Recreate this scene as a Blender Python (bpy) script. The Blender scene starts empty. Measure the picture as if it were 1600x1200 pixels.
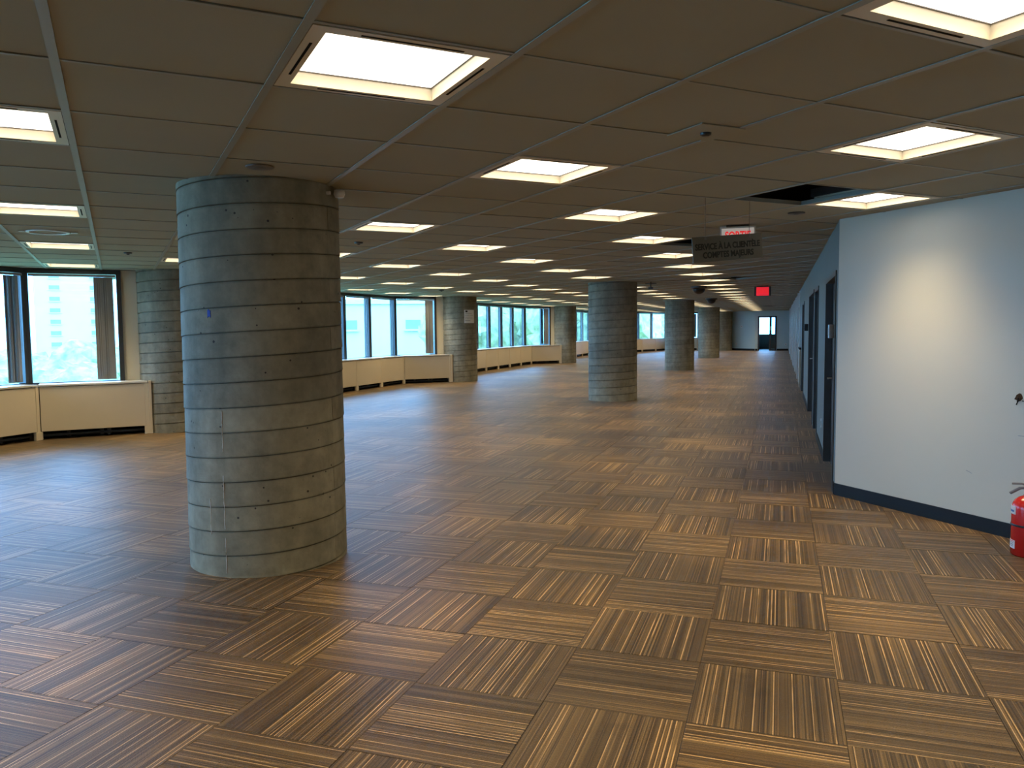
import bpy, bmesh, math, random
from mathutils import Vector, Matrix
random.seed(7)
S = bpy.context.scene
C = S.collection
PI = math.pi

# ------------------------------------------------------------------ camera
F_PX, PITCH, ROLL, YAW = 1245.325, math.radians(3.998), math.radians(-0.548), math.radians(18.618)
EYE, CEIL = 1.6484, 2.6478
cam_d = bpy.data.cameras.new('camera'); cam = bpy.data.objects.new('camera', cam_d); C.objects.link(cam)
cam_d.sensor_width = 36; cam_d.lens = 36 * F_PX / 1600; cam_d.clip_start = .05; cam_d.clip_end = 600
r0 = Vector((1, 0, 0)); f0 = Vector((0, math.cos(PITCH), -math.sin(PITCH))); u0 = Vector((0, math.sin(PITCH), math.cos(PITCH)))
rr = math.cos(ROLL) * r0 + math.sin(ROLL) * u0; uu = -math.sin(ROLL) * r0 + math.cos(ROLL) * u0
m3 = Matrix((rr, uu, -f0)).transposed()
cam.matrix_world = Matrix.Translation((0, 0, EYE)) @ (Matrix.Rotation(YAW, 3, 'Z') @ m3).to_4x4()
S.camera = cam

# ------------------------------------------------------------------ light and exposure
SKY_COL, SKY_STR = (0.21, 0.53, 1.0, 1), 15.0
DIFF_EMIT = 3.2          # the lit lens of each ceiling light
DOWN_W = 15.0            # watts of the downward beam of each ceiling light
w = bpy.data.worlds.new('world'); S.world = w; w.use_nodes = True
w.node_tree.nodes['Background'].inputs[0].default_value = SKY_COL
w.node_tree.nodes['Background'].inputs[1].default_value = SKY_STR
S.view_settings.view_transform = 'Standard'; S.view_settings.look = 'None'
S.view_settings.exposure = 0
S.cycles.max_bounces = 5; S.cycles.diffuse_bounces = 3; S.cycles.glossy_bounces = 2; S.cycles.adaptive_threshold = .05
S.view_settings.gamma = 1; S.view_settings.use_curve_mapping = False

# ------------------------------------------------------------------ materials
def newmat(name):
    m = bpy.data.materials.new(name); m.use_nodes = True
    return m, m.node_tree, m.node_tree.nodes['Principled BSDF']
def N(nt, kind, **kw):
    n = nt.nodes.new(kind)
    for k, v in kw.items(): setattr(n, k, v)
    return n
def math_n(nt, op, a, b=None, c=None):
    n = N(nt, 'ShaderNodeMath', operation=op)
    for i, x in enumerate((a, b, c)):
        if x is None: continue
        if isinstance(x, (int, float)): n.inputs[i].default_value = x
        else: nt.links.new(x, n.inputs[i])
    return n.outputs[0]
def ramp(nt, fac, stops):
    n = N(nt, 'ShaderNodeValToRGB')
    while len(n.color_ramp.elements) < len(stops): n.color_ramp.elements.new(.5)
    for e, (p, c) in zip(n.color_ramp.elements, stops):
        e.position = p; e.color = (*c, 1) if len(c) == 3 else c
    nt.links.new(fac, n.inputs[0]); return n.outputs[0]
def mixc(nt, kind, fac, a, b):
    n = N(nt, 'ShaderNodeMix', data_type='RGBA', blend_type=kind)
    for idx, x in ((0, fac), (6, a), (7, b)):
        if isinstance(x, (int, float)): n.inputs[idx].default_value = x
        elif isinstance(x, tuple): n.inputs[idx].default_value = (*x, 1)
        else: nt.links.new(x, n.inputs[idx])
    return n.outputs[2]
def noise(nt, vec, scale, detail=3, rough=.55, dim='3D'):
    n = N(nt, 'ShaderNodeTexNoise', noise_dimensions=dim)
    n.inputs['Scale'].default_value = scale; n.inputs['Detail'].default_value = detail; n.inputs['Roughness'].default_value = rough
    if vec is not None: nt.links.new(vec, n.inputs['Vector'])
    return n.outputs[0]
def paint(name, col, rough=.6, var=.06, scale=3, spec=.4, metal=0, bump=0, bscale=200):
    m, nt, b = newmat(name)
    g = N(nt, 'ShaderNodeNewGeometry').outputs['Position']
    f = noise(nt, g, scale)
    lo = tuple(c * (1 - var) for c in col); hi = tuple(min(1, c * (1 + var)) for c in col)
    nt.links.new(ramp(nt, f, [(.3, lo), (.7, hi)]), b.inputs['Base Color'])
    b.inputs['Roughness'].default_value = rough; b.inputs['Specular IOR Level'].default_value = spec; b.inputs['Metallic'].default_value = metal
    if bump:
        bn = N(nt, 'ShaderNodeBump'); bn.inputs['Strength'].default_value = bump; bn.inputs['Distance'].default_value = .002
        nt.links.new(noise(nt, g, bscale, 2), bn.inputs['Height']); nt.links.new(bn.outputs[0], b.inputs['Normal'])
    return m
def emis(name, col, s):
    m, nt, b = newmat(name)
    b.inputs['Base Color'].default_value = (*col, 1); b.inputs['Emission Color'].default_value = (*col, 1)
    b.inputs['Emission Strength'].default_value = s; b.inputs['Roughness'].default_value = .5
    return m

TILE, TX0, TY0 = 0.62203, -0.35146, 3.28356
def carpet_mat():
    m, nt, b = newmat('striped_carpet')
    g = N(nt, 'ShaderNodeNewGeometry').outputs['Position']
    sp = N(nt, 'ShaderNodeSeparateXYZ'); nt.links.new(g, sp.inputs[0])
    u = math_n(nt, 'DIVIDE', math_n(nt, 'SUBTRACT', sp.outputs[0], TX0), TILE)
    v = math_n(nt, 'DIVIDE', math_n(nt, 'SUBTRACT', sp.outputs[1], TY0), TILE)
    fu, fv = math_n(nt, 'FLOOR', u), math_n(nt, 'FLOOR', v)
    par = math_n(nt, 'FLOORED_MODULO', math_n(nt, 'ADD', fu, fv), 2)
    mu, mv = math_n(nt, 'SUBTRACT', u, fu), math_n(nt, 'SUBTRACT', v, fv)
    def sel(a, c):      # par 0 -> a, 1 -> c
        return math_n(nt, 'ADD', math_n(nt, 'MULTIPLY', a, math_n(nt, 'SUBTRACT', 1, par)), math_n(nt, 'MULTIPLY', c, par))
    across, along = sel(mu, mv), sel(mv, mu)
    cell = math_n(nt, 'ADD', math_n(nt, 'MULTIPLY', fu, 17.3), math_n(nt, 'MULTIPLY', fv, 91.7))
    def strips(n, off, wob=0):
        a = across
        wn = N(nt, 'ShaderNodeTexWhiteNoise', noise_dimensions='2D')
        cb = N(nt, 'ShaderNodeCombineXYZ')
        nt.links.new(math_n(nt, 'FLOOR', math_n(nt, 'MULTIPLY', a, n)), cb.inputs[0])
        nt.links.new(math_n(nt, 'ADD', cell, off), cb.inputs[1])
        nt.links.new(cb.outputs[0], wn.inputs['Vector'])
        return wn.outputs['Value']
    base = ramp(nt, strips(22, 3.1), [(0, (.070, .041, .016)), (.55, (.094, .057, .022)), (1, (.126, .079, .032))])
    fine = ramp(nt, strips(96, 11.7), [(0, (.38, .38, .38)), (.22, (.86, .86, .86)), (.7, (1.05, 1.05, 1.05)), (1, (1.4, 1.4, 1.4))])
    col = mixc(nt, 'MULTIPLY', 1.0, base, fine)
    def pins(n, off, thr, wdt):
        fr = math_n(nt, 'FRACT', math_n(nt, 'MULTIPLY', across, n))
        return math_n(nt, 'MULTIPLY', math_n(nt, 'GREATER_THAN', strips(n, off), thr), math_n(nt, 'LESS_THAN', fr, wdt))
    cbw = N(nt, 'ShaderNodeCombineXYZ'); nt.links.new(math_n(nt, 'MULTIPLY', along, 1.7), cbw.inputs[0])
    nt.links.new(math_n(nt, 'FLOOR', math_n(nt, 'MULTIPLY', across, 31)), cbw.inputs[1]); nt.links.new(cell, cbw.inputs[2])
    fade = ramp(nt, noise(nt, cbw.outputs[0], 1.0, 1), [(.36, (.25, .25, .25)), (.5, (1, 1, 1))])
    col = mixc(nt, 'MIX', math_n(nt, 'MULTIPLY', pins(31, 29.3, .66, .23), fade), col, (.50, .325, .155))
    col = mixc(nt, 'MIX', math_n(nt, 'MULTIPLY', pins(43, 57.3, .72, .22), .5), col, (.30, .19, .095))
    col = mixc(nt, 'MIX', math_n(nt, 'MULTIPLY', pins(37, 77.1, .6, .25), .75), col, (.022, .012, .007))
    # yarn speckle, wear and golden light pools painted into the colour, dark spots
    sk = N(nt, 'ShaderNodeCombineXYZ'); nt.links.new(math_n(nt, 'MULTIPLY', across, 150), sk.inputs[0]); nt.links.new(math_n(nt, 'MULTIPLY', along, 110), sk.inputs[1])
    col = mixc(nt, 'MULTIPLY', .8, col, ramp(nt, noise(nt, sk.outputs[0], 1.0, 2), [(.3, (.6, .6, .6)), (.7, (1.35, 1.35, 1.35))]))
    col = mixc(nt, 'MULTIPLY', 1.0, col, ramp(nt, noise(nt, g, .6, 2, .5), [(.3, (.68, .68, .68)), (.48, (1, 1, 1)), (.66, (1.75, 1.68, 1.45))]))
    col = mixc(nt, 'MULTIPLY', 1.0, col, ramp(nt, noise(nt, g, 2.3, 3, .5), [(.22, (.55, .55, .52)), (.34, (1, 1, 1))]))
    edge = math_n(nt, 'MINIMUM', math_n(nt, 'MINIMUM', mu, math_n(nt, 'SUBTRACT', 1, mu)), math_n(nt, 'MINIMUM', mv, math_n(nt, 'SUBTRACT', 1, mv)))
    col = mixc(nt, 'MULTIPLY', 1.0, col, ramp(nt, edge, [(.002, (.72, .72, .72)), (.006, (1, 1, 1))]))
    nt.links.new(col, b.inputs['Base Color'])
    b.inputs['Roughness'].default_value = .42; b.inputs['Specular IOR Level'].default_value = .42
    b.inputs['Sheen Weight'].default_value = .1; b.inputs['Sheen Roughness'].default_value = .35; b.inputs['Sheen Tint'].default_value = (.85, .74, .58, 1)
    bn = N(nt, 'ShaderNodeBump'); bn.inputs['Strength'].default_value = .5; bn.inputs['Distance'].default_value = .003
    nt.links.new(noise(nt, sk.outputs[0], 1.0, 1), bn.inputs['Height']); nt.links.new(bn.outputs[0], b.inputs['Normal'])
    return m
def concrete_mat():
    m, nt, b = newmat('board_ring_concrete')
    tc = N(nt, 'ShaderNodeNewGeometry').outputs['Position']
    mp = N(nt, 'ShaderNodeMapping'); mp.inputs['Scale'].default_value = (1, 1, .45); nt.links.new(tc, mp.inputs[0])
    c1 = ramp(nt, noise(nt, mp.outputs[0], 1.7, 6, .6), [(.3, (.17, .155, .108)), (.52, (.25, .23, .163)), (.75, (.34, .31, .225))])
    c2 = ramp(nt, noise(nt, tc, 9, 5, .65), [(.3, (.78, .78, .78)), (.7, (1.16, 1.16, 1.16))])
    col = mixc(nt, 'MULTIPLY', 1.0, c1, c2)
    st = N(nt, 'ShaderNodeMapping'); st.inputs['Scale'].default_value = (5, 5, .15); nt.links.new(tc, st.inputs[0])
    col = mixc(nt, 'MULTIPLY', .7, col, ramp(nt, noise(nt, st.outputs[0], 1, 4), [(.35, (.78, .78, .78)), (.6, (1.08, 1.08, 1.08))]))
    vo = N(nt, 'ShaderNodeTexVoronoi'); vo.inputs['Scale'].default_value = 17; nt.links.new(tc, vo.inputs['Vector'])
    wn = N(nt, 'ShaderNodeTexWhiteNoise', noise_dimensions='3D'); nt.links.new(vo.outputs['Color'], wn.inputs['Vector'])
    size = math_n(nt, 'MULTIPLY', math_n(nt, 'MAXIMUM', math_n(nt, 'SUBTRACT', wn.outputs['Value'], .62), 0), .42)
    pore = math_n(nt, 'LESS_THAN', vo.outputs['Distance'], size)
    col = mixc(nt, 'MIX', pore, col, (.05, .045, .04))
    oc = N(nt, 'ShaderNodeTexCoord').outputs['Object']; so = N(nt, 'ShaderNodeSeparateXYZ'); nt.links.new(oc, so.inputs[0])
    turn = math_n(nt, 'FRACT', math_n(nt, 'DIVIDE', math_n(nt, 'ARCTAN2', so.outputs[1], so.outputs[0]), 2 * PI))
    lift = math_n(nt, 'SUBTRACT', math_n(nt, 'DIVIDE', math_n(nt, 'SUBTRACT', so.outputs[2], .018), .1655), turn)
    oi = N(nt, 'ShaderNodeObjectInfo'); wb = N(nt, 'ShaderNodeTexWhiteNoise', noise_dimensions='2D'); cb = N(nt, 'ShaderNodeCombineXYZ')
    nt.links.new(math_n(nt, 'FLOOR', lift), cb.inputs[0]); nt.links.new(oi.outputs['Random'], cb.inputs[1]); nt.links.new(cb.outputs[0], wb.inputs['Vector'])
    col = mixc(nt, 'MULTIPLY', 1.0, col, ramp(nt, wb.outputs['Value'], [(0, (.86, .86, .86)), (1, (1.12, 1.12, 1.12))]))
    col = mixc(nt, 'MULTIPLY', 1.0, col, ramp(nt, math_n(nt, 'FRACT', lift), [(0, (.7, .7, .7)), (.04, (.76, .76, .76)), (.09, (1, 1, 1)), (.9, (1.03, 1.03, 1.03)), (1, (.8, .8, .8))]))
    nt.links.new(col, b.inputs['Base Color']); b.inputs['Roughness'].default_value = .75; b.inputs['Specular IOR Level'].default_value = .3
    bn = N(nt, 'ShaderNodeBump'); bn.inputs['Strength'].default_value = .6; bn.inputs['Distance'].default_value = .004
    nt.links.new(math_n(nt, 'SUBTRACT', noise(nt, tc, 40, 4), pore), bn.inputs['Height']); nt.links.new(bn.outputs[0], b.inputs['Normal'])
    return m
def glass_mat():
    m = bpy.data.materials.new('tinted_glass'); m.use_nodes = True; nt = m.node_tree; nt.nodes.clear()
    o = N(nt, 'ShaderNodeOutputMaterial'); t = N(nt, 'ShaderNodeBsdfTransparent'); g = N(nt, 'ShaderNodeBsdfGlossy'); mx = N(nt, 'ShaderNodeMixShader')
    t.inputs[0].default_value = (.88, .97, 1, 1); g.inputs['Roughness'].default_value = .02
    lw = N(nt, 'ShaderNodeLayerWeight'); lw.inputs['Blend'].default_value = .5
    nt.links.new(math_n(nt, 'MULTIPLY_ADD', math_n(nt, 'POWER', lw.outputs['Facing'], 5), .6, .03), mx.inputs[0]); nt.links.new(t.outputs[0], mx.inputs[1]); nt.links.new(g.outputs[0], mx.inputs[2]); nt.links.new(mx.outputs[0], o.inputs[0])
    return m
M = dict(
    carpet=carpet_mat(), slab=paint('screed', (.12, .11, .1)), concrete=concrete_mat(),
    tile=paint('mineral_fibre_tile', (.355, .345, .27), .9, .03, 1.2, .2, bump=.35, bscale=260),
    tee=paint('white_tee_steel', (.30, .31, .27), .45, .02, 2, .4),
    deck=paint('plenum_concrete', (.05, .05, .05), .9, .2, 2, .1),
    white_wall=paint('pale_wall_paint', (.57, .54, .44), .55, .02, .8, .35, bump=.15, bscale=90),
    grey_wall=paint('grey_wall_paint', (.175, .21, .205), .55, .03, .8, .35, bump=.15, bscale=90),
    far_wall=paint('lightened_far_wall_paint', (.42, .54, .55), .55, .03, .8, .35),  # lighter than the corridor grey: window light put into the wall colour
    beige_wall=paint('beige_wall_paint', (.62, .58, .48), .6, .03, .8, .3),
    base=paint('black_rubber', (.006, .006, .006), .5, .1, 5, .3),
    frame=paint('slate_window_metal', (.035, .04, .046), .3, .05, 3, .5),
    cream=paint('cream_enamel', (.72, .61, .44), .4, .02, 2, .45),
    cream2=paint('pale_sill_enamel', (.72, .69, .62), .35, .02, 2, .5),
    dark=paint('dark_void', (.01, .01, .012), .8, .1, 4, .1), pipe=paint('dark_pipe', (.06, .07, .08), .5, .1, 4),
    blind=paint('grey_blind_fabric', (.25, .26, .27), .5, .05, 6, .4), glass=glass_mat(),
    fixture=paint('cream_fixture_enamel', (.66, .60, .47), .4, .02, 2, .4), slot=paint('black_air_slot', (.006, .006, .006), .8, .1, 5, .1),
    lens=emis('lit_lens', (1.0, .90, .76), DIFF_EMIT),
    door=paint('dark_stained_door', (.018, .015, .014), .4, .2, 6, .5), dframe=paint('dark_door_frame', (.05, .055, .055), .4, .1, 5, .5),
    mull=paint('grey_mullion', (.16, .15, .15), .4, .05, 4), wframe=paint('white_frame_enamel', (.75, .75, .72), .35, .03, 3, .5),
    plastic=paint('white_plastic', (.7, .7, .67), .35, .02, 8, .5), black=paint('black_plastic', (.01, .01, .012), .3, .1, 8, .5),
    steel=paint('brushed_steel', (.55, .56, .58), .3, .05, 30, .5, 1),
    signplate=paint('smoked_grey_plate', (.115, .105, .075), .35, .05, 6, .5), letter=paint('black_lettering', (.012, .014, .01), .5, .05, 9, .3),
    exitwhite=paint('white_sign_housing', (.55, .55, .5), .4, .03, 6), exitred=emis('lit_red_letters', (1, .03, .03), .55), exitred2=emis('lit_red_face', (1, .025, .045), .62),
    exitface=emis('lit_white_sign_face', (.8, .74, .66), .28),
    red=paint('red_enamel', (.55, .012, .01), .22, .05, 8, .6), label=paint('paper_label', (.6, .6, .62), .6, .05, 30), blue=paint('blue_paint', (.02, .06, .4), .6, .1, 20),
    blueink=paint('blue_print', (.05, .13, .3), .6, .1, 20), redink=paint('red_print', (.6, .08, .08), .6, .1, 20), greyink=paint('grey_print', (.25, .27, .28), .6, .1, 20),
    plaster=paint('white_plaster', (.55, .53, .48), .8, .1, 20), wire=paint('sign_wire', (.1, .07, .04), .4, .05, 9, .5),
    tan=paint('tan_laminate', (.36, .31, .22), .5, .05, 5), hole=paint('torn_gypsum', (.06, .035, .02), .9, .5, 60, .1),
    leaf=paint('tree_leaves', (.36, .36, .17), .7, .45, 1.6, .2), bark=paint('bark', (.1, .07, .05), .9, .2, 4),
    facade=paint('pale_facade', (.56, .50, .42), .8, .03, .3), fwin=paint('facade_glass', (.22, .28, .26), .2, .1, 1), ground=paint('lawn_ground', (.30, .34, .16), .9, .3, .1),
)

M['lens'].cycles.emission_sampling = 'NONE'      # the beams carry the direct light; the lens is found by bounces
# ------------------------------------------------------------------ helpers
def link(name, bm, mat, parent=None, smooth=False):
    me = bpy.data.meshes.new(name); bm.normal_update(); bm.to_mesh(me); bm.free()
    me.materials.append(M[mat] if isinstance(mat, str) else mat)
    if smooth:
        for p in me.polygons: p.use_smooth = True
    o = bpy.data.objects.new(name, me); C.objects.link(o)
    if parent: o.parent = parent
    return o
def bx(bm, x0, x1, y0, y1, z0, z1, mw=None):
    vs = [bm.verts.new((x, y, z)) for z in (z0, z1) for y in (y0, y1) for x in (x0, x1)]
    for f in ((0, 2, 3, 1), (4, 5, 7, 6), (0, 1, 5, 4), (2, 6, 7, 3), (0, 4, 6, 2), (1, 3, 7, 5)): bm.faces.new([vs[i] for i in f])
    if mw is not None: bmesh.ops.transform(bm, matrix=mw, verts=vs)
    return vs
def bev(bm, r, seg=2):
    bmesh.ops.bevel(bm, geom=list(bm.edges), offset=r, segments=seg, affect='EDGES', profile=.6)
def box_obj(name, dims, mat, parent=None, r=0, mw=None):
    bm = bmesh.new(); bx(bm, *dims)
    if r: bev(bm, r)
    if mw is not None: bm.transform(mw)
    return link(name, bm, mat, parent)
def frame_mw(p, q, z=0):        # x runs p->q, y to the left of it
    d = Vector((q[0] - p[0], q[1] - p[1], 0)); a = math.atan2(d.y, d.x)
    return Matrix.Translation((p[0], p[1], z)) @ Matrix.Rotation(a, 4, 'Z')
def dist(p, q): return math.hypot(q[0] - p[0], q[1] - p[1])
def lathe(bm, prof, n=32, mw=None):
    rings = []
    for r, z in prof:
        rings.append([bm.verts.new((max(r, 1e-4) * math.cos(2 * PI * k / n), max(r, 1e-4) * math.sin(2 * PI * k / n), z)) for k in range(n)])
    for a, b_ in zip(rings, rings[1:]):
        for k in range(n): bm.faces.new((a[k], a[(k + 1) % n], b_[(k + 1) % n], b_[k]))
    bm.faces.new(rings[0][::-1]); bm.faces.new(rings[-1])
    if mw is not None: bmesh.ops.transform(bm, matrix=mw, verts=[v for r in rings for v in r])
def tube(bm, pts, r, n=8):
    rings = []
    for i, p in enumerate(pts):
        p = Vector(p); t = (Vector(pts[min(i + 1, len(pts) - 1)]) - Vector(pts[max(i - 1, 0)])).normalized()
        s = t.cross(Vector((0, 0, 1)));  s = s.normalized() if s.length > .01 else Vector((1, 0, 0)); q = t.cross(s)
        rings.append([bm.verts.new(p + r * (math.cos(2 * PI * k / n) * s + math.sin(2 * PI * k / n) * q)) for k in range(n)])
    for a, b_ in zip(rings, rings[1:]):
        for k in range(n): bm.faces.new((a[k], a[(k + 1) % n], b_[(k + 1) % n], b_[k]))
    bm.faces.new(rings[0][::-1]); bm.faces.new(rings[-1])
def tag(o, label=None, cat=None, group=None, kind=None):
    if label: o['label'] = label
    if cat: o['category'] = cat
    if group: o['group'] = group
    if kind: o['kind'] = kind
    return o
def empty(name, loc=(0, 0, 0), rz=0):
    o = bpy.data.objects.new(name, None); C.objects.link(o); o.location = loc; o.rotation_euler = (0, 0, rz); o.empty_display_size = .1
    return o
def text_mesh(name, body, size, mat, parent, mw, extrude=.0012, bold=0, width=None):
    cu = bpy.data.curves.new(name, 'FONT'); cu.body = body; cu.size = size; cu.extrude = extrude; cu.offset = bold; cu.align_x = 'CENTER'; cu.align_y = 'CENTER'; cu.resolution_u = 3
    t = bpy.data.objects.new('tmp', cu); C.objects.link(t); bpy.context.view_layer.update()
    me = bpy.data.meshes.new_from_object(t.evaluated_get(bpy.context.evaluated_depsgraph_get()))
    bpy.data.objects.remove(t)
    if width:
        xs = [v.co.x for v in me.vertices]; k = width / (max(xs) - min(xs))
        for v in me.vertices: v.co.x *= k
    me.materials.clear(); me.materials.append(M[mat]); me.transform(mw)
    o = bpy.data.objects.new(name, me); C.objects.link(o); o.parent = parent
    return o

# ------------------------------------------------------------------ the setting: floor
Y0, Y1 = -7.0, 57.3
XW = .52                                     # corridor wall
CORNER = (.52, 8.28); NDIR = Vector((1.18, -1.35)).normalized()
NEAR_END = (CORNER[0] + NDIR.x * 6.4, CORNER[1] + NDIR.y * 6.4)
def right_limit(y):
    if y >= 8.28: return XW
    return min(NEAR_END[0], CORNER[0] + (8.28 - y) * 1.18 / 1.35)
fl = tag(box_obj('floor', (-11.35, 5.2, Y0 - .2, Y1 + 4.2, -.30, -.008), 'slab'), kind='structure')
cells = []
cy_, sy_ = math.cos(YAW), math.sin(YAW)
for i in range(-18, 9):
    for j in range(-17, 94):
        x0, y0 = TX0 + i * TILE, TY0 + j * TILE; cx, cy = x0 + TILE / 2, y0 + TILE / 2
        if y0 > Y1 + 4 or x0 > right_limit(y0) + .02 and cy < 55.5: continue
        if cy > 55.5 and x0 > 1.2: continue
        dep = -sy_ * cx + cy_ * cy; lat = cy_ * cx + sy_ * cy
        vis = dep > .9 and abs(lat) < dep * .66 + .9
        cells.append((0 if vis else 1, math.hypot(cx, cy), i, j))
cells.sort()
def tile_bm(w_, h_, r_):
    bm = bmesh.new(); z0, z1 = -.009, 0
    a = [bm.verts.new(p) for p in ((0, 0, z0), (w_, 0, z0), (w_, h_, z0), (0, h_, z0))]
    c = [bm.verts.new(p) for p in ((0, 0, z1 - .0008), (w_, 0, z1 - .0008), (w_, h_, z1 - .0008), (0, h_, z1 - .0008))]
    d = [bm.verts.new(p) for p in ((r_, r_, z1), (w_ - r_, r_, z1), (w_ - r_, h_ - r_, z1), (r_, h_ - r_, z1))]
    for lo, hi in ((a, c), (c, d)):
        for k in range(4): bm.faces.new((lo[k], lo[(k + 1) % 4], hi[(k + 1) % 4], hi[k]))
    bm.faces.new(d); return bm
first = None; far = bmesh.new()
for k, (v, d, i, j) in enumerate(cells):
    x, y = TX0 + i * TILE + .0008, TY0 + j * TILE + .0008
    if k < 300:
        if first is None: first = o = link('carpet_tile', tile_bm(TILE - .0016, TILE - .0016, .0012), 'carpet', fl)
        else: o = first.copy(); C.objects.link(o); o.parent = fl
        o.location = (x, y, random.uniform(0, .0007))
    else:
        t = tile_bm(TILE - .0016, TILE - .0016, .0012); t.transform(Matrix.Translation((x, y, 0)))
        me = bpy.data.meshes.new('t'); t.to_mesh(me); t.free(); far.from_mesh(me); bpy.data.meshes.remove(me)
tag(link('carpet_field', far, 'carpet', fl), kind='stuff')

# ------------------------------------------------------------------ the setting: ceiling
MOD, LX, LY = .7620162, -1.466919, 2.854936
G0 = ((LX + LY) / math.sqrt(2), (LY - LX) / math.sqrt(2))
def c2w(i, j):
    a, b_ = G0[0] + MOD * i, G0[1] + MOD * j
    return ((a - b_) / math.sqrt(2), (a + b_) / math.sqrt(2))
ce = tag(box_obj('ceiling', (-12.6, 5.2, Y0 - .2, Y1 + 4.2, 3.25, 3.45), 'deck'), kind='structure')
COLS = [(-3.54, 4.90, 'inner'), (-3.62, 17.95, 'inner'), (-3.66, 31.0, 'inner'), (-3.60, 43.5, 'inner'), (-3.68, 57.3 - .6, 'inner'),
        (-9.66, 10.92, 'win'), (-9.64, 23.47, 'win'), (-9.66, 36.5, 'win'), (-9.66, 49.5, 'win'), (-9.66, -2.2, 'win')]
HOLES = {(5, 2), (7, 6), (14, 13)}
def is_light(i, j):
    return i % 2 == 0 and j % 2 == 0 and (i // 2 + j // 2) % 2 == 0
lights, plates = [], []
R45 = math.radians(45)
for i in range(-26, 62):
    for j in range(-26, 62):
        x, y = c2w(i, j)
        if not (-11.9 < x and Y0 - .5 < y < Y1 + .2): continue
        if x > right_limit(y) + .54: continue
        if (i, j) in HOLES: continue
        incol = min(math.hypot(x - cx, y - cy) for cx, cy, _ in COLS) < .6
        if is_light(i, j) and not incol and x < right_limit(y) - (.1 if y > 9 else -.9) and x > -10.9 and y < 56.6:
            if y > .5: lights.append((i, j, x, y)); continue
        dep = -sy_ * x + cy_ * y; lat = cy_ * x + sy_ * y
        vis = dep > 1.2 and abs(lat) < dep * .66 + .6
        plates.append((0 if vis else 1, math.hypot(x, y), x, y, i, j))
plates.sort()
def plate_bm():
    bm = bmesh.new(); h = MOD / 2 - .009
    for (z0, z1, s) in ((CEIL + .006, CEIL + .02, h),):
        bx(bm, -s, s, -s, s, z0, z1)
    return bm
first = None; far = bmesh.new()
for k, (v, d, x, y, i, j) in enumerate(plates):
    if k < 300:
        if first is None: first = o = link('ceiling_tile', plate_bm(), 'tile', ce)
        else: o = first.copy(); C.objects.link(o); o.parent = ce
        o.location = (x, y, random.uniform(-.0006, .0012)); o.rotation_euler = (random.uniform(-.0012, .0012), random.uniform(-.0012, .0012), R45)
    else:
        t = plate_bm(); t.transform(Matrix.Translation((x, y, 0)) @ Matrix.Rotation(R45, 4, 'Z'))
        me = bpy.data.meshes.new('t'); t.to_mesh(me); t.free(); far.from_mesh(me); bpy.data.meshes.remove(me)
tag(link('ceiling_tile_field', far, 'tile', ce), kind='stuff')
# suspended grid: wide main runners one way, slim cross tees the other
def clip_seg(p, d):
    # keep the stretch inside the room rectangle
    ts = []
    t0, t1 = -1e9, 1e9
    for a, da, lo, hi in ((p[0], d[0], -11.7, 4.8), (p[1], d[1], Y0, Y1)):
        u, v = sorted(((lo - a) / da, (hi - a) / da)); t0, t1 = max(t0, u), min(t1, v)
    return (t0, t1) if t1 > t0 else None
wide, slim = bmesh.new(), bmesh.new()
s2 = math.sqrt(.5)
for k in range(-26, 62):
    for bm, ij, dr, hw, zt in ((wide, (k - .5, 0), (-s2, s2), .017, 0), (slim, (0, k - .5), (s2, s2), .0085, .0015)):
        p = c2w(*ij); c = clip_seg(p, dr)
        if not c: continue
        a = (p[0] + dr[0] * c[0], p[1] + dr[1] * c[0]); b_ = (p[0] + dr[0] * c[1], p[1] + dr[1] * c[1])
        mw = frame_mw(a, b_); L = dist(a, b_)
        # break the tee where the corridor wall cuts it off
        segs = [(0, L)]
        bx(bm, 0, L, -hw, hw, CEIL + zt, CEIL + .004 + zt, mw); bx(bm, 0, L, -.003, .003, CEIL + .004 + zt, CEIL + .035, mw)
tag(link('main_runner_grid', wide, 'tee', ce), kind='stuff'); tag(link('cross_tee_grid', slim, 'tee', ce), kind='stuff')

# ------------------------------------------------------------------ ceiling lights
def ring_frame(bm, o_, i_, z0, z1):
    for a in ((-o_, o_, i_, o_), (-o_, o_, -o_, -i_), (-o_, -i_, -i_, i_), (i_, o_, -i_, i_)): bx(bm, *a, z0, z1)
def make_light():
    t = empty('ceiling_light')
    bm = bmesh.new(); ring_frame(bm, MOD / 2 - .02, .305, .001, .005); ring_frame(bm, .309, .305, .005, .062)
    link('frame', bm, 'fixture', t)
    bm = bmesh.new(); ring_frame(bm, .3045, .299, .0525, .0555); link('gasket', bm, 'mull', t)
    box_obj('housing', (-.33, .33, -.33, .33, .0625, .13), 'dframe', t)
    box_obj('lens', (-.305, .305, -.305, .305, .056, .061), 'lens', t)
    for a in ((-.19, .19, .325, .335), (-.19, .19, -.335, -.325), (.325, .335, -.19, .19), (-.335, -.325, -.19, .19)):
        box_obj('air_slot', (*a, -.0005, .004), 'slot', t)
    return t
ld = bpy.data.lights.new('beam', 'AREA'); ld.shape = 'SQUARE'; ld.size = .58; ld.energy = DOWN_W; ld.color = (1.0, .78, .44); ld.spread = math.radians(92)
ORD = ['nearest', 'second', 'third', 'fourth', 'fifth', 'sixth', 'seventh', 'eighth', 'ninth', 'tenth', 'eleventh', 'twelfth', 'thirteenth', 'fourteenth', 'fifteenth', 'sixteenth', 'seventeenth', 'eighteenth', 'nineteenth', 'twentieth', 'twenty-first', 'twenty-second', 'twenty-third', 'twenty-fourth', 'twenty-fifth', 'twenty-sixth', 'twenty-seventh', 'twenty-eighth', 'twenty-ninth', 'thirtieth']
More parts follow.
